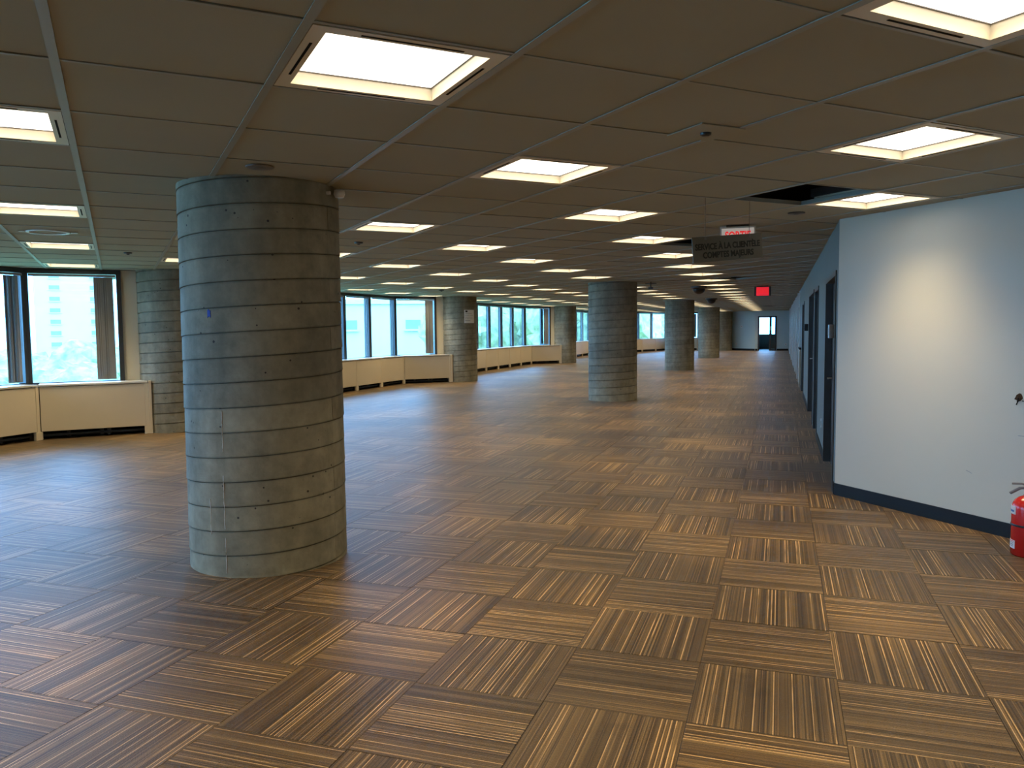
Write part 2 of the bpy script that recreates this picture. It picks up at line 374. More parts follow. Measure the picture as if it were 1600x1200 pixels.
LINES = {1: 'line ending at the corner wall', 0: 'line right of the inner columns', -1: 'line over the inner columns', -2: 'first line left of the inner columns', -3: 'second line left of the inner columns', -4: 'third line left of the inner columns', 2: 'line farthest right', 3: 'line beyond the pale corner wall'}
proto = make_light(); used = False; cnt = {}
lights.sort(key=lambda l: (l[3], l[2]))
for i, j, x, y in lights:
    pl = (i - j) // 4; k = cnt.get(pl, 0); cnt[pl] = k + 1
    if not used: t = proto; used = True
    else:
        t = proto.copy(); C.objects.link(t)
        for ch in list(proto.children):
            if ch.type == 'LIGHT': continue
            c = ch.copy(); C.objects.link(c); c.parent = t
    t.location = (x, y, CEIL); t.rotation_euler = (0, 0, R45)
    lo = bpy.data.objects.new('beam', ld); C.objects.link(lo); lo.parent = t; lo.location = (0, 0, .05)
    tag(t, 'lit square ceiling light, %s from camera, %s' % (ORD[k], LINES.get(pl, 'line nearest the windows')), 'ceiling light', 'square recessed ceiling lights')

for x, y, s, lab in ((-.05, 27.3, 1, 'lit ceiling light out of line, beyond the glowing red exit sign'), (.16, 20.55, .55, 'small lit ceiling light hugging the corridor wall, nearer one'), (.2, 25.3, .5, 'small lit ceiling light hugging the corridor wall, farther one'), (.05, 44.3, .7, 'lit ceiling light at the corridor end wall side, nearer of two'), (.05, 50, .7, 'lit ceiling light at the corridor end wall side, farther of two')):
    t = proto.copy(); C.objects.link(t); t.location = (x, y, CEIL - .006); t.scale = (s, s, 1)
    for ch in list(proto.children):
        if ch.type == 'LIGHT': continue
        c = ch.copy(); C.objects.link(c); c.parent = t
    tag(t, lab, 'ceiling light', 'odd ceiling lights along the corridor')

# ------------------------------------------------------------------ walls
def wall(name, p, q, z0, z1, mat, th=.15, side=1):      # thickness to the left (+1) of p->q
    bm = bmesh.new(); a, b_ = (0, th) if side > 0 else (-th, 0)
    bx(bm, 0, dist(p, q), a, b_, z0, z1); bm.transform(frame_mw(p, q))
    return tag(link(name, bm, mat), kind='structure')
ZT = 3.25
# near right wall on the diagonal, its face towards the room
nw = wall('wall_near_right', NEAR_END, CORNER, 0, ZT, 'white_wall', .16, -1)
bm = bmesh.new(); bx(bm, 0, 6.4, 0, .012, 0, .115); bm.transform(frame_mw(NEAR_END, CORNER)); tag(link('baseboard_near_right', bm, 'base'), kind='structure')
wall('wall_right', (NEAR_END[0], Y0), NEAR_END, 0, ZT, 'white_wall', .15, -1)
wall('wall_back', (-11.3, Y0), (NEAR_END[0], Y0), 0, ZT, 'white_wall', .15, -1)
# corridor wall: solid stretches with openings
DOORS = [(8.52, 10.35, 2.19), (12.38, 13.60, 2.22), (14.10, 16.32, 2.24), (19.65, 21.3, 2.21)]
bm = bmesh.new(); ys = 8.30
for a, b_, top in DOORS:
    bx(bm, XW, XW + .16, ys, a, 0, ZT); bx(bm, XW, XW + .16, a, b_, top, ZT); ys = b_
bx(bm, XW, XW + .16, ys, 24.4, 0, ZT)
tag(link('wall_corridor', bm, 'grey_wall'), kind='structure')
bm = bmesh.new()
for a, b_ in ((8.30, 8.50), (10.37, 12.36), (16.34, 19.63), (21.32, 24.4)): bx(bm, XW - .012, XW, a, b_, 0, .1)
tag(link('baseboard_corridor', bm, 'base'), kind='structure')
for n, (a, b_, top) in enumerate(DOORS, 1):
    d = tag(empty('door_%d' % n, (XW, (a + b_) / 2, 0)), kind='structure'); h = (b_ - a) / 2
    bm = bmesh.new()
    for y0, y1, z0, z1 in ((-h, -h + .05, 0, top), (h - .05, h, 0, top), (-h + .05, h - .05, top - .05, top)): bx(bm, -.012, .155, y0, y1, z0, z1)
    link('door_frame', bm, 'dframe', d)
    bm = bmesh.new(); bx(bm, .07, .11, -h + .055, h - .055, .008, top - .055); bev(bm, .003)
    leaf = link('door_leaf', bm, 'door', d)
    bm = bmesh.new(); bx(bm, .066, .07, -h + .2, h - .2, .25, 1.0); bx(bm, .066, .07, -h + .2, h - .2, 1.15, top - .25); link('door_panel', bm, 'dframe', leaf)
    bm = bmesh.new(); yk = h - .14 if n % 2 else -h + .14
    tube(bm, [(.07, yk, 1.02), (.02, yk, 1.02), (.02, yk - .1, 1.02)], .009); link('door_handle', bm, 'steel', leaf)
wall('wall_between_doors', (XW, 13.60), (XW, 14.10), 0, ZT, 'mull', .16, -1)
# office fronts further along, pale mullions proud of the wall
bm = bmesh.new(); bx(bm, XW + .02, XW + .16, 24.4, 55.9, 0, ZT); tag(link('wall_office_front', bm, 'grey_wall'), kind='structure')
for k, y in enumerate((24.6, 26.3, 28.9, 30.4, 33.2, 35.0, 38.5, 41.0, 45.0, 49.5)):
    o = tag(box_obj('trim_%d' % (k + 1), (XW - (.035 if k % 2 else .02), XW + .02, y, y + .12, 0, CEIL), 'wframe', r=.004), kind='structure')
for k, (a, b_) in enumerate(((24.78, 26.25), (28.9 - 2.3, 28.85), (30.6, 33.1), (35.2, 38.4), (41.2, 44.9))):
    o = tag(box_obj('door_%d' % (k + 5), (XW - .005, XW + .02, a, b_, .01, 2.2), 'door'), kind='structure')
    box_obj('door_rail', (XW - .012, XW - .005, a + .1, b_ - .1, .95, 1.05), 'dframe', o)
# far wall: left part turned slightly, right part with the doorway
FA, FB, FC = (-3.35, 57.25), (-1.62, 55.9), (.52, 55.9)
wall('wall_far_left', FA, FB, 0, ZT, 'far_wall', .14, 1)
bm = bmesh.new()
bx(bm, -1.62, -1.42, 55.9, 56.04, 0, ZT); bx(bm, -1.42, -.26, 55.9, 56.04, 2.27, ZT); bx(bm, -.26, .68, 55.9, 56.04, 0, ZT)
tag(link('wall_far_right', bm, 'far_wall'), kind='structure')
bm = bmesh.new(); bx(bm, 0, dist(FA, FB), -.014, 0, 0, .13); bm.transform(frame_mw(FA, FB)); bx(bm, -1.6, -1.46, 55.886, 55.9, 0, .13); bx(bm, -.22, .5, 55.886, 55.9, 0, .13)
tag(link('baseboard_far', bm, 'base'), kind='structure')
d = tag(empty('door_10', (-.84, 55.9, 0)), kind='structure')
bm = bmesh.new()
for x0, x1, z0, z1 in ((-.6, -.5, 0, 2.3), (.48, .6, 0, 2.3), (-.5, .48, 2.2, 2.3), (.13, .23, 0, 2.2), (.23, .48, 0, .1)): bx(bm, x0, x1, -.03, .12, z0, z1)
link('door_frame', bm, 'frame', d)
box_obj('side_pane', (.235, .475, .03, .038, .1, 2.2), 'glass', d)
box_obj('notice', (.15, .27, -.036, -.031, 1.35, 1.62), 'label', d)
# the room behind the doorway
tag(box_obj('wall_beyond_doorway_left', (-1.75, -1.62, 56.04, 60.5, 0, ZT), 'grey_wall'), kind='structure')
tag(box_obj('wall_beyond_doorway_right', (.62, .75, 56.04, 60.5, 0, ZT), 'grey_wall'), kind='structure')
tag(box_obj('wall_beyond_sill', (-1.62, .62, 60.4, 60.5, 0, 1.05), 'grey_wall'), kind='structure')
wd = tag(empty('window_90', (0, 60.45, 0)), kind='structure')
bm = bmesh.new()
for x0, x1, z0, z1 in ((-1.62, .62, 2.45, 2.65), (-1.62, -1.5, 1.05, 2.45), (-.75, -.6, 1.05, 2.45), (.5, .62, 1.05, 2.45)): bx(bm, x0, x1, -.05, .05, z0, z1)
link('window_frame', bm, 'frame', wd); box_obj('pane', (-1.5, .5, -.004, .004, 1.05, 2.45), 'glass', wd)
tag(box_obj('ceiling_beyond_doorway', (-1.62, .62, 56.04, 60.4, 2.648, 2.70), 'tile'), kind='structure')

# ------------------------------------------------------------------ window bays
XJ, DEP, SILL, WTOP = -10.77, .40, .855, 2.575
SEGNAMES = ['slanted panel beside the nearer column end'] 
bays = [(-2.2, 10.80, 'leftmost window bay'), (10.80, 23.35, 'second window bay'),
        (23.35, 36.4, 'third window bay'), (36.4, 49.5, 'fourth window bay')]
wn_ = [0]
def radiator(p, q, label, group, start_post, end_post):
    L = dist(p, q); t = empty('radiator_cover', (p[0], p[1], 0), math.atan2(q[1] - p[1], q[0] - p[0]))
    tag(t, label, 'radiator cover', group)
    # local x along, +y outward to the facade
    bm = bmesh.new(); bx(bm, .005, L - .005, -.012, DEP - .02, SILL - .03, SILL); bev(bm, .003, 1); link('top', bm, 'cream2', t)
    bm = bmesh.new(); bx(bm, .02, L - .045, 0, .02, .13, SILL - .04); bev(bm, .004, 1); link('front_panel', bm, 'cream', t)
    bm = bmesh.new(); bx(bm, L - .045, L + .01, -.006, .06, 0, SILL - .032); bev(bm, .003, 1); link('post', bm, 'cream', t)
    bm = bmesh.new(); bx(bm, L - .07, L + .045, -.012, .05, 0, .125); bev(bm, .003, 1); link('foot', bm, 'cream', t)
    if end_post:
        bm = bmesh.new(); bx(bm, L + .012, L + .05, -.02, DEP - .03, 0, SILL + .004); bev(bm, .003, 1); link('end_post', bm, 'cream', t)
    if start_post:
        bm = bmesh.new(); bx(bm, -.03, .015, -.02, DEP - .03, 0, SILL + .004); bev(bm, .003, 1); link('end_post', bm, 'cream', t)
    bm = bmesh.new(); bx(bm, .02, L - .02, .2, .22, .01, SILL - .04); link('back_liner', bm, 'dark', t)
    bm = bmesh.new()
    for z in (.06, .2): tube(bm, [(.03, .12, z), (L - .05, .12, z)], .022)
    for x in (.25 * L, .55 * L, .62 * L): tube(bm, [(x, .15, .012), (x, .15, .5)], .03)
    link('pipe', bm, 'pipe', t)
    return t
def window(p, q, last_post=True, blind_label=None, rev=False):
    wn_[0] += 1; L = dist(p, q)
    t = tag(empty('window_%d' % wn_[0], (p[0], p[1], 0), math.atan2(q[1] - p[1], q[0] - p[0])), kind='structure')
    fw = .07
    bm = bmesh.new()
    bx(bm, 0, fw, -.05, .1, SILL - .03, WTOP); bx(bm, L - fw, L, -.05, .1, SILL - .03, WTOP)
    bx(bm, 0, L, -.05, .1, WTOP, CEIL); bx(bm, fw, L - fw, -.02, .1, SILL - .03, SILL + .012)
    link('window_frame', bm, 'frame', t)
    box_obj('pane', (fw, L - fw, .03, .036, SILL + .01, WTOP), 'glass', t)
    # bunched vertical blind at the far side
    b = empty('vertical_blind', t.matrix_basis.translation[:], t.rotation_euler[2]); b.location = (p[0], p[1], 0)
    tag(b, blind_label, 'blind', 'stacked vertical window blinds')
    box_obj('head_rail', (fw + .01, L - fw - .01, -.095, -.055, WTOP - .045, WTOP - .01), 'blind', b)
    n = 7; x1 = L - fw - .075; fs = None
    for k in range(n):
        x = x1 - .02 - k * .031
        bm = bmesh.new(); bx(bm, -.0012, .0012, -.05, .05, SILL + .035, WTOP - .05)
        bm.transform(Matrix.Translation((x, -.075, 0)) @ Matrix.Rotation(math.radians(-62 + (k % 3) * 7), 4, 'Z')); link('slat', bm, 'blind', b)
    bm = bmesh.new(); tube(bm, [(x1 + .01, -.09, WTOP - .05), (x1 + .01, -.09, SILL + .5)], .003, 5); link('pull_cord', bm, 'blind', b)
    return t
for bi, (ya, yb, bname) in enumerate(bays):
    near = bi > 0
    P = [(-9.76, ya + .62), (XJ, ya + 1.58)]
    n = 7; y0, y1 = ya + 1.58, yb - 1.58
    for k in range(1, n + 1): P.append((XJ - .10 * math.sin(PI * k / n), y0 + (y1 - y0) * k / n))
    P.append((-9.70, yb - .48))
    # the facade line, offset outward
    Q = []
    for k in range(len(P)):
        a = P[max(k - 1, 0)]; b_ = P[min(k + 1, len(P) - 1)]
        def nrm(u, v):
            l = dist(u, v); return (-(v[1] - u[1]) / l, (v[0] - u[0]) / l)
        if k == 0: nn = nrm(P[0], P[1]); s = 1
        elif k == len(P) - 1: nn = nrm(P[-2], P[-1]); s = 1
        else:
            n1, n2 = nrm(P[k - 1], P[k]), nrm(P[k], P[k + 1]); nn = (n1[0] + n2[0], n1[1] + n2[1]); l = math.hypot(*nn); nn = (nn[0] / l, nn[1] / l); s = 1 / (nn[0] * n1[0] + nn[1] * n1[1])
        Q.append((P[k][0] + nn[0] * DEP * s, P[k][1] + nn[1] * DEP * s))
    grp = 'radiator covers under the window bays'
    m = len(P) - 1
    for k in range(m):
        if P[k + 1][1] < .5: continue
        if k == m - 1: lab = 'cream radiator cover on the slant at the far end, %s' % bname
        elif k == 0: lab = 'cream radiator cover on the slant at the near end, %s' % bname
        else: lab = 'cream radiator cover, %s back from the far slant, %s' % (['next', 'second', 'third', 'fourth', 'fifth', 'sixth', 'seventh', 'eighth'][m - 2 - k], bname)
        radiator(P[k], P[k + 1], lab, grp, k == 0, k == m - 1)
        a, b_ = Q[k], Q[k + 1]; L = dist(a, b_); ux, uy = (b_[0] - a[0]) / L, (b_[1] - a[1]) / L
        blab = 'grey bunched blind, %s window back from the far end, %s' % (ORD[m - 1 - k] if k < m - 1 else 'first', bname)
        if k == m - 1:
            c = (a[0] + ux * 1.37, a[1] + uy * 1.37); window(a, c, True, blab)
            wall('wall_bay_end', c, (a[0] + ux * (L + .2), a[1] + uy * (L + .2)), SILL - .03, CEIL, 'beige_wall', .1, 1)
        elif k == 0:
            c = (b_[0] - ux * 1.37, b_[1] - uy * 1.37); window(c, b_, True, blab)
            wall('wall_bay_start', (b_[0] - ux * (L + .2), b_[1] - uy * (L + .2)), c, SILL - .03, CEIL, 'beige_wall', .1, 1)
        else: window(a, b_, True, blab)
        wall('wall_under_window', a, b_, 0, SILL - .03, 'frame', .1, 1)
        wall('wall_over_window', a, b_, CEIL, ZT, 'deck', .1, 1)
# end bay: glazed corner turning to the far wall
E_ = [(-9.55, 52.0), (-8.75, 53.45), (-8.1, 55.1), (-7.4, 57.2), (-5.5, 57.25), (-3.5, 57.25)]
wall('wall_bay_end', (-9.9, 49.9), (-9.8, 52.1), 0, ZT, 'beige_wall', .1, 1)
for k in range(5):
    a, b_ = E_[k], E_[k + 1]
    nx, ny = -(b_[1] - a[1]) / dist(a, b_), (b_[0] - a[0]) / dist(a, b_)
    radiator(a, b_, 'cream radiator cover in the far glazed corner, %s from the left' % ['first', 'second', 'third', 'fourth', 'fifth'][k], 'radiator covers under the window bays', False, False)
    qa, qb = (a[0] + nx * .33, a[1] + ny * .33), (b_[0] + nx * .33, b_[1] + ny * .33)
    window(qa, qb, True, 'grey bunched vertical blind in the far glazed corner, %s from the left' % ['first', 'second', 'third', 'fourth', 'fifth'][k])
    wall('wall_under_window', qa, qb, 0, SILL - .03, 'frame', .1, 1); wall('wall_over_window', qa, qb, CEIL, ZT, 'deck', .1, 1)

# ------------------------------------------------------------------ concrete columns, cast in a spiral form
def column(cx, cy, label, group, R=.55, phase=0.0, n=72, gv=.005):
    pitch = .1655; prof = [(0.0, -.008 - gv), (gv, -.008 - gv), (gv + .0018, .0030), (.03, .0012), (pitch - .0015, -.0012)]
    bm = bmesh.new(); rows = []
    for k in range(-2, 20):
        for dz, dr in prof: rows.append((k * pitch + dz, dr + (0.0012 * math.sin(k * 2.3))))
    grid = []
    for z, dr in rows:
        ring = []
        for a in range(n + 1):
            th = 2 * PI * a / n; zz = z + pitch * (a / n) + phase
            ring.append(bm.verts.new(((R + dr) * math.cos(th), (R + dr) * math.sin(th), min(max(zz, 0), 3.2))))
        grid.append(ring)
    for r1, r2 in zip(grid, grid[1:]):
        for a in range(n):
            vs = (r1[a], r1[a + 1], r2[a + 1], r2[a])
            if max(v.co.z for v in vs) - min(v.co.z for v in vs) > 1e-5: bm.faces.new(vs)
    for ring in grid:
        for a in range(n):
            e = bm.edges.get((ring[a], ring[a + 1]))
            if e: e.smooth = False
    bmesh.ops.delete(bm, geom=[v for v in bm.verts if not v.link_faces], context='VERTS')
    bmesh.ops.remove_doubles(bm, verts=bm.verts, dist=.0003)
    o = link('concrete_column', bm, 'concrete', None, True); o.location = (cx, cy, 0)
    try:
        o.data.shade_smooth() if hasattr(o.data, 'shade_smooth') else None
    except Exception: pass
    return tag(o, label, 'column', group)
names = ['big round concrete column nearest the camera, with blue paint mark', 'round concrete column mid room, second in the inner row', 'round concrete column, third in the inner row', 'round concrete column, fourth in the inner row', 'round concrete column at far end beside grey wall',
         'round concrete column by the leftmost window bay, partly behind nearest column', 'round concrete window column with white notice taped on it', 'round concrete window column past the one with the notice', 'round concrete window column hidden behind the mid-room column', None]
cobs = []
for (cx, cy, kd), nm in zip(COLS, names):
    if nm is None: continue
    cobs.append(column(cx, cy, nm, 'spiral-cast round concrete columns', phase=.018, gv=.008 if cobs else .0035))
def on_cyl(name, parent, a0, a1, z0, z1, mat, off=.004, jag=0, R=.55, n=6):
    bm = bmesh.new(); ring = []
    for k in range(n + 1):
        a = math.radians(a0 + (a1 - a0) * k / n)
        ring.append([[bm.verts.new(((R + o_) * math.cos(a), (R + o_) * math.sin(a), z + (random.uniform(-jag, jag) if jag else 0))) for z in (z0, z1)] for o_ in (-.003, off)])
    for p_, q_ in zip(ring, ring[1:]):
        for a, b_, c, d_ in ((p_[1][0], q_[1][0], q_[1][1], p_[1][1]), (p_[0][1], p_[1][1], q_[1][1], q_[0][1]), (p_[0][0], q_[0][0], q_[1][0], p_[1][0])): bm.faces.new((a, b_, c, d_))
    for p_ in (ring[0], ring[-1]): bm.faces.new((p_[0][0], p_[1][0], p_[1][1], p_[0][1]))
    return link(name, bm, mat, parent)
c0 = cobs[0]
tag(on_cyl('paint_mark', c0, -93.6, -91.0, 1.742, 1.787, 'blue', .003, .008, n=4), 'small blue paint smear')
bm = bmesh.new()
for a_, z0, z1 in ((-97.2, .285, .53), (-85.1, .03, .30), (-85.3, .33, .70), (-84.9, .85, 1.15)):
    a = math.radians(a_); zz = z0
    pts = []
    while zz < z1: pts.append(((.551) * math.cos(a + random.uniform(-.003, .003)), .551 * math.sin(a), zz)); zz += .03
    tube(bm, pts, .0032, 5)
tag(link('plaster_drip', bm, 'plaster', c0), 'thin white dried drips', kind='stuff')
# notice on the window column
cW2 = cobs[6]
nt_ = empty('paper_notice', (COLS[6][0], COLS[6][1], 0)); tag(nt_, 'white printed notice taped on a round concrete window column', 'notice')
on_cyl('sheet', nt_, -52.3, -13.6, 1.82, 2.235, 'plastic', .008)
on_cyl('logo', nt_, -48, -41, 2.16, 2.21, 'letter', .010, n=3)
for k, (a0, a1, z) in enumerate(((-48, -24, 2.12), (-50, -18, 2.06), (-50, -20, 2.0), (-50, -17, 1.95), (-50, -30, 1.9))): on_cyl('text_line', nt_, a0, a1, z, z + .012, 'greyink', .010, n=3)

# ------------------------------------------------------------------ signs
def hang_sign():
    s0 = (-.659, 6.357); t = empty('hanging_sign', (s0[0], s0[1], 0), R45)
    tag(t, 'grey hanging department sign reading SERVICE À LA CLIENTÈLE COMPTES MAJEURS', 'sign')
    tilt = Matrix.Translation((.36, 0, 2.27)) @ Matrix.Rotation(math.radians(-5.4), 4, 'Y')
    bm = bmesh.new(); bx(bm, -.357, .357, -.003, .003, -.098, .10); bev(bm, .001, 1); bm.transform(tilt); link('plate', bm, 'signplate', t)
    rx = tilt @ Matrix.Translation((0, -.0036, 0)) @ Matrix.Rotation(PI / 2, 4, 'X')
    text_mesh('lettering', 'SERVICE À LA CLIENTÈLE', .066, 'letter', t, rx @ Matrix.Translation((0, .018, 0)), bold=.0022, width=.665)
    text_mesh('lettering', 'COMPTES MAJEURS', .066, 'letter', t, rx @ Matrix.Translation((0, -.048, 0)), bold=.0022, width=.52)
    for x, z in ((.128, 2.345), (.579, 2.385)):
        bm = bmesh.new(); tube(bm, [(x, 0, z - .01), (x, 0, CEIL)], .0022, 6); w_ = link('hanging_wire', bm, 'wire', t)
        bm = bmesh.new(); bx(bm, x - .008, x + .008, -.006, .006, z - .02, z); link('clip', bm, 'mull', w_)
hang_sign()
def exit_sign(loc, rz, label, sz=(.34, .19), lit=False):
    t = empty('exit_sign', loc, rz); tag(t, label, 'exit sign'); w_, h_ = sz
    bm = bmesh.new(); bx(bm, -w_ / 2, w_ / 2, -.03, .03, -h_, -.012); bev(bm, .004); link('housing', bm, 'dframe' if lit else 'exitwhite', t)
    bm = bmesh.new(); bx(bm, -w_ / 3, w_ / 3, -.04, .04, -.012, 0); link('mounting_canopy', bm, 'black', t)
    box_obj('face', (-w_ / 2 + .015 + .035 * lit, w_ / 2 - .015 - .035 * lit, -.034, -.0305, -h_ + .01, -.03), 'exitred2' if lit else 'exitface', t)
    text_mesh('lettering', 'SORTIE', .115, 'exitred' if lit else 'exitred', t, Matrix.Translation((0, -.036, -h_ / 2 - .012)) @ Matrix.Rotation(PI / 2, 4, 'X'), bold=.003, width=w_ * .72)
exit_sign((-.415, 8.32, CEIL), 0.03, 'white exit sign with red SORTIE letters behind the hanging sign')
exit_sign((-.44, 21.1, CEIL), 0.0, 'glowing red exit sign on the ceiling farther down the corridor', (.40, .25), True)

# ------------------------------------------------------------------ ceiling details
def disc(name, x, y, r, label, cat, mat='tile', dz=.006, mat2=None, group=None):
    t = empty(name, (x, y, CEIL)); tag(t, label, cat, group)
    bm = bmesh.new(); lathe(bm, [(r, .004), (r, 0), (r * .93, -dz), (r * .5, -dz * 1.25)], 28); link('rim', bm, mat, t, False)
    bm = bmesh.new(); lathe(bm, [(r * .45, -dz), (r * .45, -dz * 1.5), (r * .2, -dz * 2.2)], 20); link('centre_cap', bm, mat2 or mat, t)
    return t
disc('ceiling_speaker', -3.04, 4.3 - .08, .085, 'small flush round ceiling disc just before the nearest column', 'speaker', 'mull', .004, 'mull')
disc('sprinkler_cover', .12, 7.63, .075, 'small dark round sprinkler cover by the near corner wall', 'sprinkler', 'dframe', .006, 'black')
disc('sprinkler_cover', -4.61, 8.21, .05, 'small dark sprinkler cover right of the nearest column top', 'sprinkler', 'dframe', .012, 'black')
disc('sprinkler_cover', -7.84, 8.1, .05, 'small dark sprinkler cover left of the nearest column top', 'sprinkler', 'dframe', .012, 'black')
disc('sprinkler_cover', -8.26, 18.92, .07, 'dark sprinkler cover before the notice column', 'sprinkler', 'dframe', .02, 'black')
t = empty('round_diffuser', (-6.9, 6.11, CEIL), R45); tag(t, 'pale round air diffuser ring on the ceiling at far left', 'diffuser')
bm = bmesh.new(); n = 40
for k in range(n):
    a0, a1 = 2 * PI * k / n, 2 * PI * (k + 1) / n
    vs = [[bm.verts.new((r * math.cos(a), r * math.sin(a), z)) for r, z in ((.19, 0), (.19, -.012), (.165, -.012), (.165, 0))] for a in (a0, a1)]
    for q in range(3): bm.faces.new((vs[0][q], vs[1][q], vs[1][q + 1], vs[0][q + 1]))
bmesh.ops.remove_doubles(bm, verts=bm.verts, dist=1e-4); link('ring', bm, 'wframe', t)
for a in (-.25, .25 - .05):
    box_obj('mounting_tab', (a, a + .06, -.02, .02, -.008, 0), 'wframe', t)
bm = bmesh.new(); lathe(bm, [(.1, 0), (.1, -.004), (.02, -.007)], 24); link('centre_disc', bm, 'tile', t)
for x, y, lab in ((-10.24, 18.17, 'dark linear air grille near windows, nearer of the pair right of the nearest column'), (-10.5, 20.92, 'dark linear air grille near windows, farther of the pair right of the nearest column'), (-.61, 42.2, 'dark linear air grille at far end of the corridor ceiling')):
    t = empty('air_grille', (x, y, CEIL), R45); tag(t, lab, 'grille')
    bm = bmesh.new(); ring_frame(bm, .2, .18, -.006, 0); bm.transform(Matrix.Scale(1.8, 4, (1, 0, 0))); link('grille_frame', bm, 'dframe', t)
    for k in range(5): box_obj('louvre', (-.32, .32, -.16 + k * .075, -.12 + k * .075, -.004, .0), 'slot', t)
t = empty('sensor_plate', (-.38, 4.3, CEIL), R45); tag(t, 'small black sensor on a square cover plate in the ceiling', 'sensor')
bm = bmesh.new(); bx(bm, -.14, .14, -.14, .14, -.003, .003); bev(bm, .001, 1); link('cover_plate', bm, 'tile', t)
bm = bmesh.new(); lathe(bm, [(.03, -.003), (.028, -.014), (.015, -.02)], 16); link('sensor', bm, 'black', t)
for x, y, lab, s in ((-1.96, 20.64, 'black dome camera on ceiling, larger of the two beside corridor light line', 1.1), (-2.37, 29.6, 'black dome camera on ceiling, smaller and farther of the two', 1.1)):
    t = empty('dome_camera', (x, y, CEIL)); tag(t, lab, 'camera', None)
    bm = bmesh.new(); lathe(bm, [(.19 * s, 0), (.19 * s, -.03), (.16 * s, -.05)], 24); link('base_ring', bm, 'black', t)
    bm = bmesh.new(); lathe(bm, [(.14 * s * math.cos(a), -.05 - .13 * s * math.sin(a)) for a in [k * PI / 16 for k in range(9)]], 24); link('dome', bm, 'black', t, True)
t = empty('ceiling_bracket', (-2.75, 17.9, CEIL)); tag(t, 'small black ceiling bracket right of the mid-room column', 'bracket')
bm = bmesh.new(); tube(bm, [(0, 0, 0), (0, 0, -.13)], .012); link('drop_rod', bm, 'black', t)
bm = bmesh.new(); bx(bm, -.12, .12, -.03, .03, -.05, -.03); bx(bm, -.05, .05, -.04, .04, -.16, -.12); link('arm', bm, 'black', t)
# something seen in the gap of the missing tile
x, y = c2w(5, 2); t = empty('hanging_cable', (x + .12, y - .05, 0)); tag(t, 'dark cable with two white connectors above the missing ceiling tile', 'cable')
bm = bmesh.new(); tube(bm, [(0, 0, 3.25), (.02, .01, 3.0), (-.03, .02, 2.86), (-.2, .1, 2.78), (-.4, .05, 2.76)], .006); link('cord', bm, 'pipe', t)
for z in (2.95, 3.05): bm = bmesh.new(); lathe(bm, [(.008, 0), (.014, .006), (.014, .018), (.006, .024)], 12, Matrix.Translation((-.0, .015, z))); link('connector', bm, 'plastic', t)
# white emergency lamp head behind the nearest column
t = empty('motion_detector', (-2.945, 4.99, 2.575)); tag(t, 'small white detector peeking from the top of the nearest column', 'detector')
bm = bmesh.new(); lathe(bm, [(.03, 0), (.04, .02), (.035, .05)], 18, Matrix.Translation((0, 0, 0))); link('body', bm, 'plastic', t, True)
box_obj('arm', (-.12, -.02, -.1, -.08, .01, .03), 'plastic', t)

# ------------------------------------------------------------------ small wall things
def wallplate(name, y, z, w_, h_, dpt, mat, label, cat, inner=None, x=XW):
    t = empty(name, (x, y, z)); tag(t, label, cat)
    bm = bmesh.new(); bx(bm, -dpt, 0, -w_ / 2, w_ / 2, -h_ / 2, h_ / 2); bev(bm, min(.004, dpt / 3)); link('housing', bm, mat, t)
    bm = bmesh.new(); bx(bm, -dpt - .003, -dpt, -w_ / 4, w_ / 4, -h_ / 4, h_ / 4); link('face', bm, inner or mat, t)
wallplate('wall_outlet', 11.05, .38, .07, .115, .008, 'plastic', 'white outlet low on corridor wall between the first two doors', 'outlet', 'mull')
wallplate('access_keypad', 16.95, 1.61, .11, .14, .07, 'black', 'black keypad on corridor wall beside the second doorway', 'keypad', 'dframe')
wallplate('door_lock_box', 8.9, 1.585, .12, .14, .06, 'steel', 'silver lock box on the nearest dark corridor door', 'lock', 'plastic', x=XW + .01)
t = empty('low_cabinet', (XW, 22.6, 0)); tag(t, 'narrow tan cabinet with black top against the corridor wall', 'cabinet')
box_obj('body', (-.035, -.001, -.5, .5, 0, 1.02), 'tan', t, .004); box_obj('top', (-.055, -.001, -.53, .53, 1.02, 1.07), 'base', t, .004); box_obj('cabinet_door', (-.045, -.035, -.47, .47, .08, .98), 'tan', t, .003)
fa = math.atan2(FB[1] - FA[1], FB[0] - FA[0]); fd = Vector((math.cos(fa), math.sin(fa), 0)); fn = Vector((math.sin(fa), -math.cos(fa), 0))
for s, z, w_, h_, nm, lab, cat in ((1.08, 1.62, .13, .12, 'thermostat', 'small white thermostat on the blue-grey far wall', 'thermostat'), (.62, .42, .1, .14, 'wall_outlet', 'white outlet low on the blue-grey far wall', 'outlet')):
    t = empty(nm, Vector((FA[0], FA[1], z)) + fd * s, fa); tag(t, lab, cat)
    box_obj('housing', (-w_ / 2, w_ / 2, -.03, 0, -h_ / 2, h_ / 2), 'plastic', t, .005); box_obj('face', (-w_ / 4, w_ / 4, -.034, -.03, -h_ / 4, h_ / 4), 'mull', t)
t = empty('wall_outlet', (.34, 55.9, .42)); tag(t, 'white outlet at the far end right of the doorway', 'outlet')
box_obj('housing', (-.05, .05, -.02, 0, -.07, .07), 'plastic', t, .004); box_obj('face', (-.025, .025, -.024, -.02, -.035, .035), 'mull', t)
